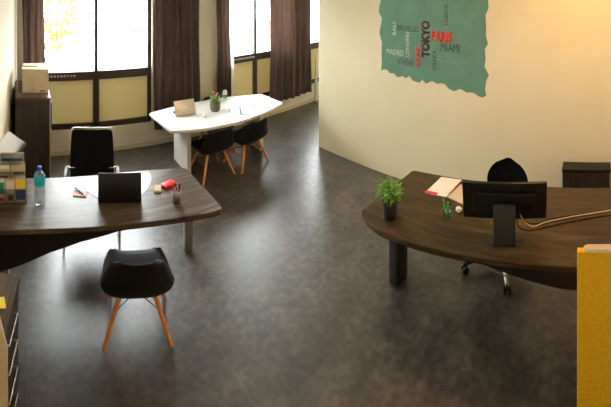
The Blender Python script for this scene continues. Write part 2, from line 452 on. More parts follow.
# ------------------------------------------------------------------ shell chairs
def shell_bm():
    # moulded side-chair shell: centre-line profile from the front lip to the top of the back
    bm = nb()
    prof = catmull([(.240,.340,.160),(.222,.362,.205),(.10,.352,.240),(-.05,.335,.255),(-.15,.335,.262),(-.225,.370,.262),(-.275,.45,.246),(-.308,.56,.218),(-.328,.655,.175),(-.335,.700,.120)], 3)
    n = 18; grid = []; m = len(prof)
    for j, p in enumerate(prof):
        t = j/(m-1); row = []
        seat = max(0, min(1, (1-t*1.7))) ; backf = max(0, min(1, (t-.42)*3))
        curl_z = .030 + .085*math.exp(-((t-.48)/.2)**2)
        curl_y = .11*backf*(1-.45*max(0,(t-.75)/.25))
        for i in range(n+1):
            a = i/n*2-1
            row.append(bm.verts.new((1.06*p[2]*math.sin(a*PI/2*.92)/math.sin(PI/2*.92), p[0] + curl_y*abs(a)**2.4 - .02*abs(a)**4*(t<.05), p[1] + curl_z*abs(a)**3*(1-backf*.8) - .018*abs(a)**4*(t>.9))))
        grid.append(row)
    for j in range(m-1):
        for i in range(n): bm.faces.new((grid[j][i], grid[j][i+1], grid[j+1][i+1], grid[j+1][i]))
    bmesh.ops.recalc_face_normals(bm, faces=bm.faces)
    bmesh.ops.solidify(bm, geom=bm.faces[:], thickness=.010)
    return bm
def make_shell_chair():
    t = thing('shell_chair', '', 'chair')
    obj('shell', shell_bm(), 'shell_black', t, 'all')
    for sx in (-1,1):
        for sy in (-1,1):
            bm = nb(); rod(bm, (sx*.120, sy*.10-.03, .350), (sx*.250, sy*.205-.02, 0), .019, .013, 14); obj('leg', bm, 'beech', t, True)
    bm = nb()
    for sx in (-1,1):
        rod(bm, (sx*.135,-.125,.335), (sx*.135,.085,.335), .006, n=8)
        rod(bm, (sx*.145,-.145,.29), (-sx*.20,.125,.19), .004, n=6); rod(bm, (sx*.145,.085,.29), (-sx*.20,-.165,.19), .004, n=6)
    for sy in (-.125,.085): rod(bm, (-.135,sy,.335), (.135,sy,.335), .006, n=8)
    for sx in (-1,1): rod(bm, (sx*.20,-.17,.19), (sx*.20,.13,.19), .004, n=6)
    obj('wire_brace', bm, 'dark_metal', t)
    return t
proto = make_shell_chair()
seats = [(-1.89,-2.70, -15, 'black shell chair with orange wooden legs, alone in front of left desk', 1),
         (-.31,-1.075, 3, 'black shell chair tucked under the white table, nearer the left desk', 2),
         (.26,-1.095, 6, 'black shell chair under the white table, the one nearer the cream wall', 2),
         (.10,-.53, 165, 'black shell chair on the window side of the white table, mostly hidden', 2)]
for i, (x, y, a, lab, g) in enumerate(seats):
    c = proto if i == 0 else copy_tree(proto)
    c.location = (x, y, 0); c.rotation_euler = (0,0,R(a)); c['label'] = lab; c['group'] = 'black shell chairs with wooden legs'

# ------------------------------------------------------------------ conference armchair behind the left desk (faces the camera)
ac = thing('office_chair', 'black office armchair with silver armrests and rim, behind left desk', 'chair', (-2.06,-1.72,0), R(-11))
bm = nb(); n = 10
gr = []
for j in range(n+1):
    t = j/n; row = []
    for i in range(n+1):
        s = i/n*2-1
        w = .240 - .020*t + .012*math.sin(t*PI*.8)
        row.append(bm.verts.new((s*w*(1 if t < .93 else .97), .20 + .10*t**1.5 - .03*(1-s*s)+.03 , .45 + .53*t - (.02*abs(s)**6 if t > .9 else 0))))
    gr.append(row)
for j in range(n):
    for i in range(n): bm.faces.new((gr[j][i], gr[j][i+1], gr[j+1][i+1], gr[j+1][i]))
bmesh.ops.solidify(bm, geom=bm.faces[:], thickness=.045)
bk = obj('backrest', bm, 'black_fabric', ac, True)
bm = nb(); pts = [(-.252,.30,.78),(-.240,.325,.93),(-.228,.345,.972),(-.195,.345,.984),(0,.325,.992),(.195,.345,.984),(.228,.345,.972),(.240,.325,.93),(.252,.30,.78)]
tube(bm, pts, .006); obj('back_rim', bm, 'silver', ac, True, label='silver rim around the top of the backrest')
bm = nb(); box(bm, 0, -.01, .45, .48, .46, .07, bev=.025); obj('seat', bm, 'black_fabric', ac, True)
for s in (-1,1):
    bm = nb(); tube(bm, [(s*.265,.29,.58),(s*.27,.2,.605),(s*.275,-.05,.61),(s*.275,-.19,.59),(s*.275,-.215,.55),(s*.275,-.215,.03),(s*.275,-.19,.012),(s*.275,.25,.012)], .010)
    obj('arm_frame', bm, 'chrome', ac, True)
    bm = nb(); box(bm, s*.275, .04, .632, .045, .26, .022, bev=.008); obj('armrest', bm, 'black_plastic', ac, True)
obj('crossbar', tube(nb(), [(-.275,.25,.012),(0,.27,.012),(.275,.25,.012)], .012), 'chrome', ac, True)
obj('crossbar', rod(nb(),(-.275,-.1,.415),(.275,-.1,.415),.012), 'chrome', ac, True)
obj('crossbar', rod(nb(),(-.265,.24,.585),(.265,.24,.585),.01), 'chrome', ac, True)

# ------------------------------------------------------------------ swivel chair behind the right desk (faces -X)
sw = thing('office_chair', 'black swivel chair with rounded back, behind the big monitor', 'chair', (.60,-4.55,0), R(90))
# local: +y is the sitter's front
bm = nb(); prof = []
gr = []
for j in range(13):
    t = j/12; row = []
    hw = .215*math.sqrt(max(.0, 1-((t-.42)/.60)**2)) if t > .42 else .19+.025*t/.42
    for i in range(13):
        s = i/12*2-1
        row.append(bm.verts.new((s*hw, -.25-.05*t+.05*s*s, .47+.36*t)))
    gr.append(row)
for j in range(12):
    for i in range(12): bm.faces.new((gr[j][i], gr[j][i+1], gr[j+1][i+1], gr[j+1][i]))
bmesh.ops.solidify(bm, geom=bm.faces[:], thickness=.05)
obj('backrest', bm, 'black_fabric', sw, True)
bm = nb(); box(bm, 0, .0, .45, .48, .46, .08, bev=.03); obj('seat', bm, 'black_fabric', sw, True)
bm = nb(); rod(bm, (0,0,.1), (0,0,.42), .028); rod(bm, (0,-.1,.40), (0,-.28,.56), .02); obj('gas_column', bm, 'dark_metal', sw, True)
for k in range(5):
    a = R(72*k + 40)
    e = Vector((math.cos(a), math.sin(a), 0))
    bm = nb(); rod(bm, e*.02+Vector((0,0,.115)), e*.37+Vector((0,0,.075)), .024, .017)
    ft = obj('foot', bm, 'silver' if k in (1,) else 'dark_metal', sw, True)  # one foot in silver: the glint of light is put into its colour
    if k == 1: ft['label'] = 'foot coloured silver for the light it catches'
    bm = nb(); q = e*.37
    side = Vector((-e.y, e.x, 0))
    for s in (-1,1): rod(bm, q+side*s*.012+Vector((0,0,.03)), q+side*s*.032+Vector((0,0,.03)), .03, n=16)
    rod(bm, q-side*.03+Vector((0,0,.03)), q+side*.03+Vector((0,0,.03)), .008); rod(bm, q+Vector((0,0,.03)), q+Vector((0,0,.08)), .008)
    obj('caster', bm, 'black_plastic', ft, True)

# ------------------------------------------------------------------ shelf cabinet in the corner, opening to the right
cb = thing('shelf_cabinet', 'dark wood shelf cabinet in the window corner under the carton box', 'cabinet', (-2.67,-.60,0))
D, Wd, Hh = .225, .36, 1.2
obj('side_panel', bx(nb(), -.20, D, -Wd, -Wd+.02, 0, Hh), 'walnut_z', cb)
obj('side_panel', bx(nb(), -.20, D, Wd-.02, Wd, 0, Hh), 'walnut_z', cb)
obj('back_panel', bx(nb(), -.20, -.185, -Wd+.02, Wd-.02, .05, Hh-.025), 'walnut_z', cb)
obj('top', bx(nb(), -.205, D+.012, -Wd-.005, Wd+.005, Hh-.025, Hh, bev=.002), 'walnut_x', cb)
for z in (.05, .44, .80): obj('shelf', bx(nb(), -.185, D-.01, -Wd+.02, Wd-.02, z, z+.02), 'walnut_z', cb)
obj('edge_strip', bx(nb(), D, D+.012, -Wd, -Wd+.025, 0, Hh-.025), 'lit_tone_edge', cb, label='wood edge strip coloured pale as if lit')  # the lit look of the frame edge is painted in as paler wood
XC, YC = -2.67, -.60
def binder(x, y, z, m, lab, h=.31, w=.07, d=.27):
    t = thing('binder', lab, 'binder', (x, y, z), 0, 'binders on the shelf cabinet')
    bm = nb(); bx(bm, -d/2, d/2, -w/2, -w/2+.003, 0, h); bx(bm, -d/2, d/2, w/2-.003, w/2, 0, h); bx(bm, d/2-.003, d/2, -w/2, w/2, 0, h)
    obj('cover', bm, m, t); obj('pages', bx(nb(), -d/2+.01, d/2-.01, -w/2+.006, w/2-.006, .006, h-.012), 'white_paper', t)
    return t
binder(XC+.12, YC-.285, .82, 'blue_binder', 'blue binder on the top shelf of the corner cabinet, nearest the edge', w=.08)
binder(XC+.12, YC-.19, .82, 'white_paper', 'white binder beside the blue one in the corner cabinet')
binder(XC+.12, YC-.28, .46, 'beige_card', 'beige binder on the middle shelf of the corner cabinet', w=.08)
bm = nb(); bx(bm, -.03, .09, -.05, .04, 0, .14, bev=.004); t = obj('paper_box', bm, 'white_paper')
tag(t, 'small white box sticking out of the corner cabinet, below the blue binder', 'box', loc=(XC+.17, YC-.10, .82))

# carton on the cabinet
bxo = thing('carton_box', 'beige carton box with an open top slot, on the corner cabinet', 'box', (-2.61,-.62,1.2), R(-2))
bm = nb(); w, d, h = .17, .16, .30
for a in ((-w,w,-d,-d+.006,0,h),(-w,w,d-.006,d,0,h),(-w,-w+.006,-d,d,0,h),(w-.006,w,-d,d,0,h),(-w,w,-d,d,0,.006)): bx(bm, *a)
obj('carton_body', bm, 'carton', bxo)
bm = nb(); bx(bm, -w, .17, .02, d, h, h+.004); bx(bm, -w, w, -d, -.03, h, h+.004); bx(bm, .02, w, -.03, .02, h, h+.004); obj('flap', bm, 'carton', bxo)
obj('print_mark', box(nb(), -.03, -d-.001, .045, .02, .002, .008), 'mural_dark', bxo, label='small dark printed mark')
obj('print_mark', box(nb(), .09, -d-.001, .03, .07, .002, .012), 'mural_dark', bxo, label='long dark printed mark')

# ------------------------------------------------------------------ low cabinet by the right wall
lc = thing('low_cabinet', 'low brown wooden cabinet against the cream wall, behind right desk', 'cabinet', (1.305,-5.33,0))
obj('cabinet_body', bx(nb(), -.075, .08, -.26, .26, .04, .555), 'walnut_y', lc)
obj('top', bx(nb(), -.085, .082, -.27, .265, .555, .585, bev=.003), 'black_edge', lc)
for s in (-1,1):
    dd = obj('door', bx(nb(), -.088, -.075, s*.13-.125, s*.13+.125, .06, .545, bev=.002), 'walnut_z', lc)
    obj('handle', rod(nb(), (-.10, s*.03, .30), (-.10, s*.03, .40), .005), 'grey_metal', dd)
obj('plinth', bx(nb(), -.06, .08, -.25, .25, 0, .04), 'black_edge', lc)

# ------------------------------------------------------------------ drawer unit, bottom left
du = thing('drawer_unit', 'dark wood drawer unit with silver handles in the bottom left corner', 'drawers', (-2.99,-3.26,0), R(-12.5))
obj('carcass', bx(nb(), -.115, .125, -.24, .24, .03, .72), 'walnut_z', du)
obj('top', bx(nb(), -.12, .15, -.25, .25, .72, .75, bev=.003), 'walnut_y', du)
obj('plinth', bx(nb(), -.10, .11, -.22, .22, 0, .03), 'black_edge', du)
for k in range(4):
    z0 = .05+.165*k
    dr = obj('drawer', bx(nb(), .125, .142, -.235, .235, z0, z0+.155, bev=.002), 'walnut_z', du)
    bm = nb(); tube(bm, [(.142,-.10,z0+.10),(.168,-.10,z0+.10),(.168,.10,z0+.10),(.142,.10,z0+.10)], .007); obj('handle', bm, 'chrome', dr, True)
t = obj('sticky_note', bx(nb(), -.038, .038, -.038, .038, 0, .003), 'yellow_note')
tag(t, 'yellow sticky note on the drawer unit in the bottom left corner', 'note', loc=(-2.915,-3.25,.7505), rz=R(10))
bm = nb()
pr = [(-.12,0),(.11,0),(.105,.84),(.065,1.0),(-.12,1.02)]
a_ = [bm.verts.new((x, -.006, z)) for x, z in pr]; b_ = [bm.verts.new((x, .006, z)) for x, z in pr]
bm.faces.new(a_); bm.faces.new(b_[::-1])
for k in range(5): bm.faces.new((a_[k], a_[(k+1)%5], b_[(k+1)%5], b_[k]))
t = obj('beige_board', bm, 'beige_card')
tag(t, 'beige board with a slanted corner standing by the drawer unit at the left edge', 'board', loc=(-2.952,-3.60,0))

# ------------------------------------------------------------------ yellow divider, bottom right
yd = thing('divider_screen', 'yellow upright divider with a beige cap in the bottom right corner', 'divider', (-.42,-5.7,0))
obj('panel', bx(nb(), -.07, -.03, -.40, .375, .0, 1.0, bev=.003), 'yellow_board', yd)
bm = nb(); pts = [(-.078,-.41),(-.078,.30),(-.070,.325),(-.055,.335),(-.035,.335),(-.022,.32),(-.018,.30),(-.018,-.41)]
prism(bm, pts, 1.0, 1.018, .006); obj('cap', bm, 'beige_cap', yd, True)

# ------------------------------------------------------------------ things on the left desk
Z = .7502
# brochure holder
bh = thing('brochure_holder', 'clear tiered brochure holder full of leaflets on left desk', 'holder', (-2.885,-2.22,Z), R(3))
bm = nb()
bx(bm,-.14,.14,-.09,-.087,0,.13); bx(bm,-.14,.14,-.03,-.027,0,.25); bx(bm,-.14,.14,.06,.063,0,.36); bx(bm,-.14,-.137,-.09,.063,0,.12); bx(bm,.137,.14,-.09,.063,0,.12); bx(bm,-.14,.14,-.09,.063,0,.003)
bx(bm,-.14,-.137,-.03,.063,.12,.24); bx(bm,.137,.14,-.03,.063,.12,.24)
obj('clear_rack', bm, 'clear_plastic', bh)
specs = [(-.085,-.075,.012,.17,('yellow_note','teal_green','white_paper'),'yellow and green'),(.0,-.075,.012,.17,('white_paper','blue_plastic','yellow_note'),'blue and yellow'),(.085,-.075,.012,.17,('white_paper','blue_binder','beige_card'),'yellow and blue')]
def leaflet(x, y, z, w, h, base, bands, lab, tilt=-8):
    X = Matrix.Translation(bh.location) @ Matrix.Rotation(R(3),4,'Z') @ Vector((x,y,z))
    t = thing('leaflet', lab, 'leaflet', X, R(3), 'leaflets in the brochure holder')
    bm = nb(); box(bm, 0, 0, h/2, w, .006, h); obj('sheet', bm, base, t)
    for (x0, x1, z0, z1, m) in bands:
        bm = nb(); bx(bm, x0*w, x1*w, -.0045, -.003, z0*h, z1*h); obj('printed_panel', bm, m, t)
    t.rotation_euler = (R(tilt),0,R(3)); return t
leaflet(-.092,-.07,.006,.082,.19,'white_paper',[(-.45,.45,.35,.85,'teal_green'),(-.45,.45,.04,.2,'red_plastic')],'leaflet with a green panel, left in the lower tier')
leaflet(.0,-.07,.006,.088,.19,'beige_card',[(-.4,.4,.40,.9,'white_paper'),(-.2,.3,.08,.3,'mural_maroon')],'beige leaflet, middle of the lower tier')
leaflet(.09,-.07,.006,.088,.20,'beige_card',[(-.45,.45,.55,.92,'yellow_note'),(-.45,.45,.10,.5,'blue_plastic')],'leaflet with yellow over blue, right in the lower tier')
leaflet(-.07,-.008,.006,.13,.27,'white_paper',[(-.45,.45,.72,.9,'beige_card'),(-.3,.4,.62,.68,'mural_dark')],'white leaflet in the second tier, at the left')
leaflet(.07,-.008,.006,.13,.27,'beige_card',[(-.3,.4,.72,.80,'mural_maroon'),(-.45,.45,.62,.68,'white_paper')],'beige leaflet in the second tier, at the right')
leaflet(.02,.04,.006,.21,.355,'beige_card',[(-.45,.45,.80,.86,'blue_plastic'),(-.40,.3,.88,.95,'white_paper')],'tall beige leaflet in the back tier with a blue band')
# spiral calendar behind it
sc_ = thing('spiral_notebook', 'large white spiral-bound pad leaning tilted behind the brochure holder', 'notebook', (-2.83,-2.00,Z), R(3))
A0, A1 = Vector((-.20,0,.002)), Vector((.075,0,.39)); ed_ = (A1-A0).normalized(); pw = Vector((-ed_.z,0,ed_.x))*.19
bm = nb(); vs = [bm.verts.new(p) for p in (A0,A1,A1+pw,A0+pw)]; bm.faces.new(vs); bmesh.ops.solidify(bm, geom=bm.faces[:], thickness=.008); obj('sheets', bm, 'white_paper', sc_)
for v in (1,):
    bm = nb(); L_ = (A1-A0).length; n_ = 24
    for k in range(n_):
        c_ = A0 + ed_*(L_*(k+.5)/n_) ; o_ = Vector((ed_.z,0,-ed_.x))
        tube(bm, [c_ + o_*.02*math.cos(a) + Vector((0,.016,0))*math.sin(a) for a in [2*PI*q/8 for q in range(8)]], .0034, 5, True)
    obj('spiral', bm, 'dark_metal', sc_)
# water bottle
wb = thing('water_bottle', 'large clear water bottle with a blue cap and label on left desk', 'bottle', (-2.628,-2.31,Z))
bm = nb(); r = .047
prof = [(.038,.0),(r,.012),(r,.03),(r-.004,.036),(r,.045),(r-.004,.06),(r,.075),(r-.004,.09),(r,.105),(r-.004,.12),(r,.135),(r-.006,.15),(r-.001,.165),(r,.245),(r-.006,.268),(.022,.298),(.016,.302),(.016,.306)]
lathe(bm, prof); obj('bottle_body', bm, 'clear_plastic', wb, 'all')
bm = nb(); lathe(bm, [(r+.001,.175),(r+.001,.25),(r-.006,.265),(r-.008,.265),(r-.001,.25),(r-.001,.175)], cap=False); obj('label_band', bm, 'cyan_label', wb, True, label='turquoise label')
bm = nb(); lathe(bm, [(.018,.302),(.018,.325),(.016,.328)]); obj('cap', bm, 'blue_plastic', wb, True, label='dark blue screw cap')
# desk pad (rounded), laptop, note, pen
dp = obj('desk_pad', prism(nb(), [(.345*math.cos(a), .38*math.sin(a)) for a in [PI+PI*k/28 for k in range(29)]] + [(.36,.02),(-.36,.02)], 0, .003), 'glaze_mat')
tag(dp, 'grey half-round desk pad under the black laptop', 'desk pad', loc=(-1.875,-2.005,Z), rz=R(-8))
def laptop(name, label, loc, rz, w, d, m_lid, m_base, ang, logo=False):
    t = thing(name, label, 'laptop', loc, rz)
    obj('base', box(nb(), 0, d/2, .009, w, d, .016, bev=.004), m_base, t, True)
    bm = nb()
    for r_ in range(5):
        for k in range(12): box(bm, -w*.42+k*w*.076, d*.35+r_*.02, .018, w*.06, .014, .003)
    obj('keyboard', bm, 'black_plastic', t)
    lid = box(nb(), 0, 0, d*.5, w, .008, d, bev=.003)
    bmesh.ops.transform(lid, matrix=Matrix.Translation((0,-.002,.014)) @ Matrix.Rotation(R(ang),4,'X'), verts=lid.verts)
    l = obj('lid', lid, m_lid, t, True)
    scn = box(nb(), 0, .0048, d*.52, w*.92, .001, d*.86)
    bmesh.ops.transform(scn, matrix=Matrix.Translation((0,-.002,.014)) @ Matrix.Rotation(R(ang),4,'X'), verts=scn.verts)
    obj('screen', scn, 'black_screen', l)
    if logo:
        bm = nb(); Mx = Matrix.Translation((0,-.002,.014)) @ Matrix.Rotation(R(ang),4,'X') @ Matrix.Translation((0,-.0052,d*.52)) @ Matrix.Rotation(R(90),4,'X')
        for cx in (-.006,.006): bmesh.ops.create_circle(bm, cap_ends=True, segments=16, radius=.012, matrix=Mx @ Matrix.Translation((cx,0,cx*.005)))
        bmesh.ops.create_circle(bm, cap_ends=True, segments=10, radius=.005, matrix=Mx @ Matrix.Translation((.004,.016,.0003)) @ Matrix.Diagonal((.6,1.1,1,1)))
        bmesh.ops.solidify(bm, geom=bm.faces[:], thickness=.0006)
        obj('logo', bm, 'white_paper', l, label='white fruit emblem on the lid')
    return t
lt = laptop('laptop', 'open black laptop seen from behind its screen, on left desk', (-1.945,-2.405,Z+.004), R(-14), .375, .235, 'black_screen', 'black_plastic', -6)
for sx_, sw_ in ((-.13,.03),(.12,.045)):
    bm = nb(); box(bm, sx_, -.0065, .055, sw_, .001, .007)
    bmesh.ops.transform(bm, matrix=Matrix.Rotation(R(-6),4,'X'), verts=bm.verts); obj('sticker', bm, 'silver', lt, label='small silver mark near the hinge')
# notepad and pen
t = obj('notepad', bx(nb(), -.06, .06, -.04, .04, 0, .008), 'pink_paper'); tag(t, 'small pink notepad under a blue pen on left desk', 'notepad', loc=(-2.26,-2.20,Z), rz=R(-16))
pn = thing('pen', 'blue pen lying on the pink notepad', 'pen', (-2.265,-2.18,Z+.0155), R(118))
obj('barrel', rod(nb(), (-.055,0,0), (.06,0,0), .0062), 'blue_plastic', pn, True); obj('tip', rod(nb(), (.06,0,0), (.073,0,0), .005, .001), 'silver', pn, True)
# card holder, red box, pen pot
t = thing('card_box', 'small cream box of cards beside the red box on left desk', 'box', (-1.56,-2.32,Z), R(65))
obj('tray', bx(nb(), -.05,.05,-.03,.03,0,.014, bev=.002), 'beige_card', t); obj('cards', bx(nb(), -.044,.044,-.025,.025,.014,.019), 'beige_card', t)
t = obj('red_case', bx(nb(), -.065,.065,-.036,.036,0,.022, bev=.006), 'red_plastic', smooth=True); tag(t, 'flat bright red case on left desk behind the pen pot', 'case', loc=(-1.445,-2.29,Z), rz=R(20))
def pen_pot(name, label, loc, r, h, m, pens, group):
    t = thing(name, label, 'pen holder', loc)
    bm = nb(); lathe(bm, [(r*.9,0),(r,h),(r-.003,h),(r*.9-.003,.004),(.001,.004)]); obj('cup', bm, m, t, 'all')
    for k, (a, tl, ln, mm, lab) in enumerate(pens):
        o = thing('pen', lab, 'pen', (loc[0]+math.cos(a)*r*.35, loc[1]+math.sin(a)*r*.35, loc[2]+.008), 0, group)
        e = Vector((math.cos(a)*math.sin(tl), math.sin(a)*math.sin(tl), math.cos(tl)))
        obj('barrel', rod(nb(), (0,0,0), e*ln, .0055), mm, o, True)
        obj('pen_cap', rod(nb(), e*ln, e*(ln+.022), .0062, .004), 'black_plastic' if k%2 else mm, o, True)
    return t
pen_pot('pen_pot', 'grey mesh pen pot at the right end of left desk', (-1.475,-2.545,Z), .035, .10, 'grey_metal',
    [(R(170),.16,.125,'red_plastic','red pen in the grey pot on left desk'),(R(80),.1,.115,'orange_plastic','orange pen in the grey pot on left desk'),(R(-20),.14,.13,'black_plastic','black pen in the grey pot on left desk'),(R(250),.12,.11,'yellow_plastic','yellow pen in the grey pot on left desk')], 'pens in the grey pot')

# ------------------------------------------------------------------ plants
def leaf(bm, base, d, L, w, droop):
    d = Vector(d).normalized(); s = d.cross(Vector((0,0,1)))
    s = s.normalized() if s.length > .01 else Vector((1,0,0))
    prev = None
    for k in range(5):
        t = k/4; p = Vector(base) + d*L*t - Vector((0,0,droop*L*t*t)); ww = w*math.sin(PI*min(.97,.12+.85*t))
        a = bm.verts.new(p - s*ww); b = bm.verts.new(p + Vector((0,0,-ww*.35))); c = bm.verts.new(p + s*ww)
        if prev: bm.faces.new((prev[0],prev[1],b,a)); bm.faces.new((prev[1],prev[2],c,b))
        prev = (a,b,c)
pl = thing('potted_plant', 'bushy green plant in a dark pot on the right desk corner', 'plant', (-.255,-3.85,Z))
bm = nb(); lathe(bm, [(.050,0),(.064,.125),(.068,.128),(.068,.15),(.061,.15),(.059,.12),(.001,.12)]); obj('pot', bm, 'pot_dark', pl, True)
bm = nb(); lathe(bm, [(.058,.12),(.058,.130)]); obj('soil', bm, 'soil', pl)
rnd = random.Random(11); bm = nb()
stems = nb()
for k in range(34):
    a = rnd.uniform(0,2*PI); tl = rnd.uniform(.1,.75); L = rnd.uniform(.07,.165)
    e = Vector((math.cos(a)*math.sin(tl), math.sin(a)*math.sin(tl), math.cos(tl)))
    b0 = Vector((math.cos(a)*.03, math.sin(a)*.03, .13)); tp = b0+e*L
    rod(stems, b0, tp, .002, .0015, 5)
    for q in range(9):
        t = .3+.7*q/8; p = b0.lerp(tp, t); aa = rnd.uniform(0,2*PI)
        leaf(bm, p, (math.cos(aa), math.sin(aa), rnd.uniform(.1,1.0)), rnd.uniform(.035,.065), .0085, .4)
obj('stems', stems, 'leaf_green', pl); obj('foliage', bm, 'leaf_green', pl, 'all')
ps = thing('potted_plant', 'small flowering succulent in a grey pot on the white table', 'plant', (-.115,-.87,.7402))
bm = nb(); lathe(bm, [(.05,0),(.062,.03),(.064,.10),(.058,.11),(.052,.11),(.052,.09),(.001,.09)]); obj('pot', bm, 'pot_grey', ps, True)
bm = nb(); rnd = random.Random(4)
for k in range(60):
    a = rnd.uniform(0,2*PI); r_ = rnd.uniform(0,.045)
    leaf(bm, (math.cos(a)*r_, math.sin(a)*r_, .09+rnd.uniform(0,.05)), (math.cos(a), math.sin(a), rnd.uniform(.3,2)), rnd.uniform(.04,.075), .012, .3)
obj('foliage', bm, 'leaf_light', ps, 'all')
bm = nb()
for (x, y, h) in ((-.01,.01,.22),(.02,.0,.20),(.0,-.02,.18)):
    rod(bm, (x,y,.1), (x*1.5,y*1.5,h), .003, n=6)
obj('stem', bm, 'leaf_light', ps)
for (x, y, h) in ((-.015,.015,.22),(.03,.0,.20),(.0,-.03,.18)):
    bm = nb(); bmesh.ops.create_icosphere(bm, subdivisions=2, radius=.013, matrix=Matrix.Translation((x,y,h))); obj('flower', bm, 'flower', ps, 'all')

# ------------------------------------------------------------------ things on the white table
laptop('laptop', 'open silver laptop with a fruit emblem on the white table', (-.565,-.83,.7402), R(-2), .31, .195, 'silver', 'silver', -24, True)
tb = thing('tumbler', 'white and teal round-topped tumbler behind the small plant on the white table', 'tumbler', (.26,-.53,.7402))
bm = nb(); lathe(bm, [(.032,0),(.038,.02),(.038,.09),(.034,.105)]); obj('tumbler_body', bm, 'white_paper', tb, True)
bm = nb(); lathe(bm, [(.0385,.03),(.0392,.032),(.0392,.075),(.0385,.077)], cap=False); obj('teal_band', bm, 'teal_green', tb, True, label='teal band')
bm = nb(); lathe(bm, [(.036,.105),(.034,.125),(.024,.14),(.005,.146)]); obj('lid', bm, 'white_paper', tb, True)
for k, (x, y, a, lab) in enumerate([(.27,-1.12,-30,'sheet with dark border on the white table, nearest the table front'), (.47,-1.0,-22,'sheet lying beside the bordered sheet on the white table')]):
    t = thing('paper_sheet', lab, 'paper', (x,y,7402e-4+.0026*k), R(a), 'loose papers on the white table')
    obj('sheet', bx(nb(), -.105,.105,-.148,.148,0,.001), 'white_paper', t)
    bm = nb()
    if k == 0:
        bx(bm,-.105,.105,-.148,-.122,.001,.0022); bx(bm,-.105,-.083,-.148,.148,.001,.0022); bx(bm,.097,.105,-.148,.148,.001,.0022); bx(bm,-.105,.105,.14,.148,.001,.0022)
    else:
        bx(bm,-.06,.06,-.03,-.01,.001,.0022); bx(bm,-.06,.02,.04,.06,.001,.0022)
    obj('printed_lines', bm, 'mural_dark', t)
pn = thing('pen', 'dark pen lying on the white table beside the small plant', 'pen', (.06,-.98,.7462), R(60))
obj('barrel', rod(nb(), (-.06,0,0), (.06,0,0), .0055), 'dark_metal', pn, True); obj('tip', rod(nb(), (.06,0,0), (.072,0,0), .005,.001), 'silver', pn, True)
t = obj('mouse', box(nb(), 0,0,.012,.06,.10,.024,bev=.01), 'white_paper', smooth=True); tag(t, 'small white computer mouse right of the silver laptop', 'mouse', loc=(-.36,-.98,.7402))

# ------------------------------------------------------------------ things on the right desk
mo = thing('monitor', 'large black monitor seen from the back on the right desk', 'monitor', (-.10,-4.76,Z), R(-77))
# local: -y faces the viewer (back of the screen), +y the screen
bm = nb(); box(bm, 0, .0, .275, .635, .022, .325, rot=(R(14),0,R(0)), bev=.006); bd = obj('housing', bm, 'black_plastic', mo, True)
bm = nb(); box(bm, 0, -.022, .275, .48, .03, .17, rot=(R(14),0,0), bev=.01); obj('rear_cover', bm, 'black_screen', mo, True)
bm = nb(); box(bm, 0, .0115, .278, .60, .002, .295, rot=(R(14),0,0)); obj('screen', bm, 'black_screen', mo)
bm = nb(); box(bm, 0, -.065, .14, .165, .03, .28, rot=(R(-10),0,0), bev=.01); obj('neck', bm, 'dark_metal', mo, True)
bm = nb(); box(bm, 0, -.0, .008, .17, .20, .016, bev=.006); obj('foot', bm, 'black_plastic', mo, True)
bm = nb(); box(bm, -.10, -.052, .14, .02, .004, .006); obj('logo', bm, 'silver', mo, label='small silver badge')
def cable(name, pts, r, m, lab, g=None):
    o = obj(name, tube(nb(), catmull(pts, 8), r, 8), m, smooth='all'); tag(o, lab, 'cable', g); return o
cable('cable', [(-.085,-4.875,.93),(-.06,-4.89,.88),(-.01,-4.92,.81),(.04,-4.96,.762),(.112,-5.04,.757),(.17,-5.17,.757),(.22,-5.31,.757),(.28,-5.55,.757),(.30,-5.76,.757)], .0048, 'cable_cream', 'cream cable running from the monitor along the right desk', 'monitor cables')
cable('cable', [(-.06,-4.84,.93),(-.06,-4.86,.82),(.0,-4.93,.756),(.06,-5.05,.756),(.13,-5.2,.756),(.20,-5.42,.756),(.25,-5.76,.756)], .005, 'cable_black', 'black cable on the right desk, on the near side of the cream cable', 'monitor cables')
cable('cable', [(-.04,-4.86,.93),(.03,-4.90,.80),(.09,-4.97,.756),(.155,-5.08,.756),(.21,-5.22,.756),(.262,-5.42,.756),(.32,-5.76,.756)], .005, 'cable_black', 'black cable on the right desk, on the far side of the cream cable', 'monitor cables')
# pen cup with green markers
GC = (-.045,-4.262,Z)
pen_pot('pen_cup', 'clear cup of green markers on the right desk', GC, .034, .09, 'cup_glass',
    [(R(100),.12,.125,'green_plastic','tall green marker in the clear cup, leaning left'),(R(0),.10,.115,'lime_plastic','lime green marker in the clear cup'),(R(220),.10,.105,'green_plastic','short green marker in the clear cup, nearest the desk edge'),(R(300),.14,.10,'blue_plastic','blue pen in the clear cup')], 'markers in the clear cup')
# open folder
fo = thing('folder', 'open white folder with red corner on the right desk', 'folder', (.34,-4.08,Z), R(0))
def wq(bm, P4, z0, z1, o): prism(bm, [(p[0]-o[0], p[1]-o[1]) for p in P4], z0, z1)
bm = nb(); wq(bm, [(.177,-3.95),(.47,-3.98),(.50,-4.18),(.20,-4.15)], 0, .006, (.34,-4.08)); obj('cover', bm, 'white_paper', fo)
bm = nb(); wq(bm, [(.175,-3.945),(.21,-3.948),(.218,-4.06),(.185,-4.06)], .006, .0085, (.34,-4.08)); obj('red_tab', bm, 'red_plastic', fo, label='red strip along the corner')
bm = nb(); wq(bm, [(.25,-4.03),(.45,-4.05),(.46,-4.17),(.25,-4.145)], .006, .009, (.34,-4.08)); obj('page', bm, 'white_paper', fo)
bm = nb(); wq(bm, [(.20,-4.165),(.42,-4.20),(.38,-4.42),(.15,-4.36)], 0, .010, (.28,-4.29)); tag(obj('booklet', bm, 'beige_card'), 'brown-covered booklet half behind the monitor on the right desk', 'booklet', loc=(.28,-4.29,Z))
rnd = random.Random(2)
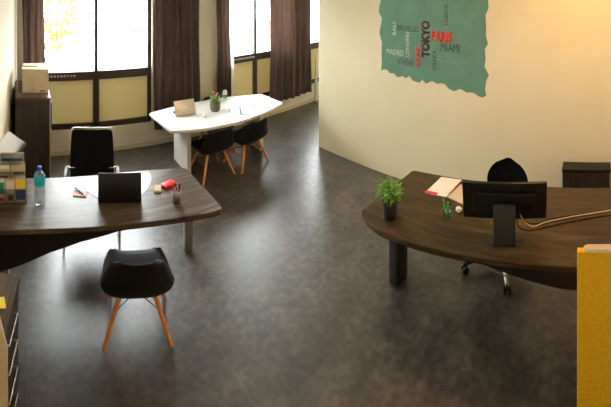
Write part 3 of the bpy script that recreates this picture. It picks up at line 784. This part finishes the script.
for k, (x, y) in enumerate(((.055,-4.325),(.075,-4.395))):
    bm = nb(); bmesh.ops.create_icosphere(bm, subdivisions=2, radius=.03)
    for v in bm.verts: v.co *= rnd.uniform(.75,1.1); v.co.z = v.co.z*.7
    mz = min(v.co.z for v in bm.verts)
    for v in bm.verts: v.co.z -= mz
    t = obj('paper_ball', bm, 'white_paper'); tag(t, ('crumpled paper next to the clear cup', 'crumpled paper closer to the monitor')[k] + ' on the right desk', 'paper', 'crumpled papers', loc=(x,y,Z))

# ------------------------------------------------------------------ outdoors (ground one floor down)
G = -3.7
struct('trim_2', bx(nb(), -60, 70, 1.5, 90, G-.2, G), 'pavement').name = 'street_ground'
def out_at(px, d):
    ph = (px-23.5)/F
    return CAM.x + d*math.sin(ph), CAM.y + d*math.cos(ph)
def car(px, d, rz, lab, paint):
    x, y = out_at(px, d); t = thing('car', lab, 'car', (x,y,G), R(rz), 'parked white cars outside')
    bm = nb(); side = [(-2.0,.35),(-2.05,.75),(-1.7,.85),(-1.05,1.36),(.6,1.40),(1.25,.92),(2.0,.80),(2.08,.40),(1.9,.28),(-1.9,.28)]
    a = [bm.verts.new((p[0],-.83,p[1])) for p in side]; b = [bm.verts.new((p[0],.83,p[1])) for p in side]
    bm.faces.new(a); bm.faces.new(b[::-1])
    for k in range(len(side)): bm.faces.new((a[k],a[(k+1)%len(side)],b[(k+1)%len(side)],b[k]))
    bmesh.ops.recalc_face_normals(bm, faces=bm.faces); bmesh.ops.bevel(bm, geom=bm.edges[:], offset=.06, segments=2, affect='EDGES')
    obj('body', bm, paint, t, True)
    for s in (-1,1):
        for P4 in (((-1.3,.90),(-.95,1.28),(-.3,1.30),(-.3,.90)),((-.22,.90),(-.22,1.30),(.52,1.30),(1.0,.92))):
            bm = nb(); a = [bm.verts.new((p[0], s*.835, p[1])) for p in P4]; b = [bm.verts.new((p[0], s*.80, p[1])) for p in P4]
            bm.faces.new(a); bm.faces.new(b[::-1])
            for k in range(4): bm.faces.new((a[k],a[(k+1)%4],b[(k+1)%4],b[k]))
            obj('side_window', bm, 'black_screen', t)
    for sx in (-1.28,1.32):
        for s in (-1,1):
            w = obj('wheel', rod(nb(), (sx, s*.66, .32), (sx, s*.86, .32), .32, n=20), 'tyre', t, True)
            obj('hub', rod(nb(), (sx, s*.86, .32), (sx, s*.87, .32), .19, n=16), 'silver', w)
    return t
car(50, 27, 6, 'white car parked on the street, seen through the big left window', 'car_white')
car(68, 33, 4, 'white car parked farther off, just above the nearer car', 'car_white')
car(140, 34, 12, 'white car at the right of the big left window view', 'car_white')
# tree near the window, top left
def tree(px, d, h0, h1, rad, n, lab, seed, lo=.05):
    x, y = out_at(px, d); t = thing('tree', lab, 'tree', (x,y,G)); rnd = random.Random(seed)
    bm = nb(); rod(bm, (0,0,0), (0,0,h0+.5), .14, .09); 
    for k in range(6):
        a = k*1.05; rod(bm, (0,0,h0-.4+.1*k), (rad*.6*math.cos(a), rad*.6*math.sin(a), h0+(h1-h0)*.5), .05, .02, 7)
    obj('trunk', bm, 'bark', t, True)
    bm = nb()
    for k in range(n):
        u = Vector((rnd.gauss(0,1), rnd.gauss(0,1), rnd.gauss(0,1))).normalized()*rnd.uniform(.3,1)**.5
        p = Vector((u.x*rad, u.y*rad, h0+(h1-h0)*(.5+.5*u.z)))
        q = Vector((rnd.uniform(-1,1), rnd.uniform(-1,1), rnd.uniform(-1,1)))
        leaf(bm, p, q, rnd.uniform(.14,.24), .06, .2)
    obj('foliage', bm, 'leaf_outdoor', t)
tree(56, 13.0, 3.75, 6.6, 1.0, 800, 'yellow-green leafy tree outside the left part of the big window', 3)
tree(128, 22.0, 5.0, 7.6, 1.2, 700, 'small leafy tree outside, at the right of the big window', 8)
x, y = out_at(268, 30)
sh = thing('garden_shed', 'low building with red tiled roof outside the second window', 'building', (x,y,G), R(-30))
obj('wall', bx(nb(), -1.0,1.0,-1,1,0,1.5), 'render_beige', sh)
bm = nb(); a = [bm.verts.new(p) for p in ((-1.2,-1.2,1.5),(1.2,-1.2,1.5),(1.2,1.2,1.5),(-1.2,1.2,1.5),(-1.2,0,2.5),(1.2,0,2.5))]
for f in ((0,1,5,4),(2,3,4,5),(0,4,3),(1,2,5),(0,3,2,1)): bm.faces.new([a[k] for k in f])
obj('roof', bm, 'terracotta', sh)

# ------------------------------------------------------------------ light
w = bpy.data.worlds.new('world'); SC.world = w; w.use_nodes = True
bg = w.node_tree.nodes['Background']; bg.inputs[0].default_value = (.93,.97,1.0,1); bg.inputs[1].default_value = 20.0
s = bpy.data.lights.new('sun', 'SUN'); s.energy = 22; s.angle = R(1.5); s.color = (1,.95,.86)
so = bpy.data.objects.new('sun', s); C.objects.link(so); so.rotation_euler = (R(38), 0, R(20))   # from behind the building onto the street
for a, b in OPEN:
    l = bpy.data.lights.new('window_portal', 'AREA'); l.shape = 'RECTANGLE'; l.size = b-a; l.size_y = WZ1-WZ0
    l.cycles.is_portal = True
    o = bpy.data.objects.new('window_portal', l); C.objects.link(o); o.location = ((a+b)/2, T+.02, (WZ0+WZ1)/2); o.rotation_euler = (R(-90),0,0)
def lamp(x, y, e, col=(1,.72,.42), size=.5):
    l = bpy.data.lights.new('ceiling_lamp', 'AREA'); l.shape = 'DISK'; l.size = size; l.energy = e; l.color = col
    o = bpy.data.objects.new('ceiling_lamp', l); C.objects.link(o); o.location = (x, y, CEIL-.03)
lamp(-.2, -3.6, 10); lamp(.45, -5.3, 20, (1,.55,.24), .3)

SC.view_settings.view_transform = 'Standard'; SC.view_settings.look = 'None'
SC.view_settings.gamma = 1; SC.view_settings.exposure = .5
SC.view_settings.use_curve_mapping = False
SC.cycles.use_denoising = True; SC.cycles.max_bounces = 10; SC.cycles.diffuse_bounces = 5; SC.cycles.transparent_max_bounces = 12
SC.cycles.sample_clamp_indirect = 4
ps.scale = (1.2,1.2,1.2)
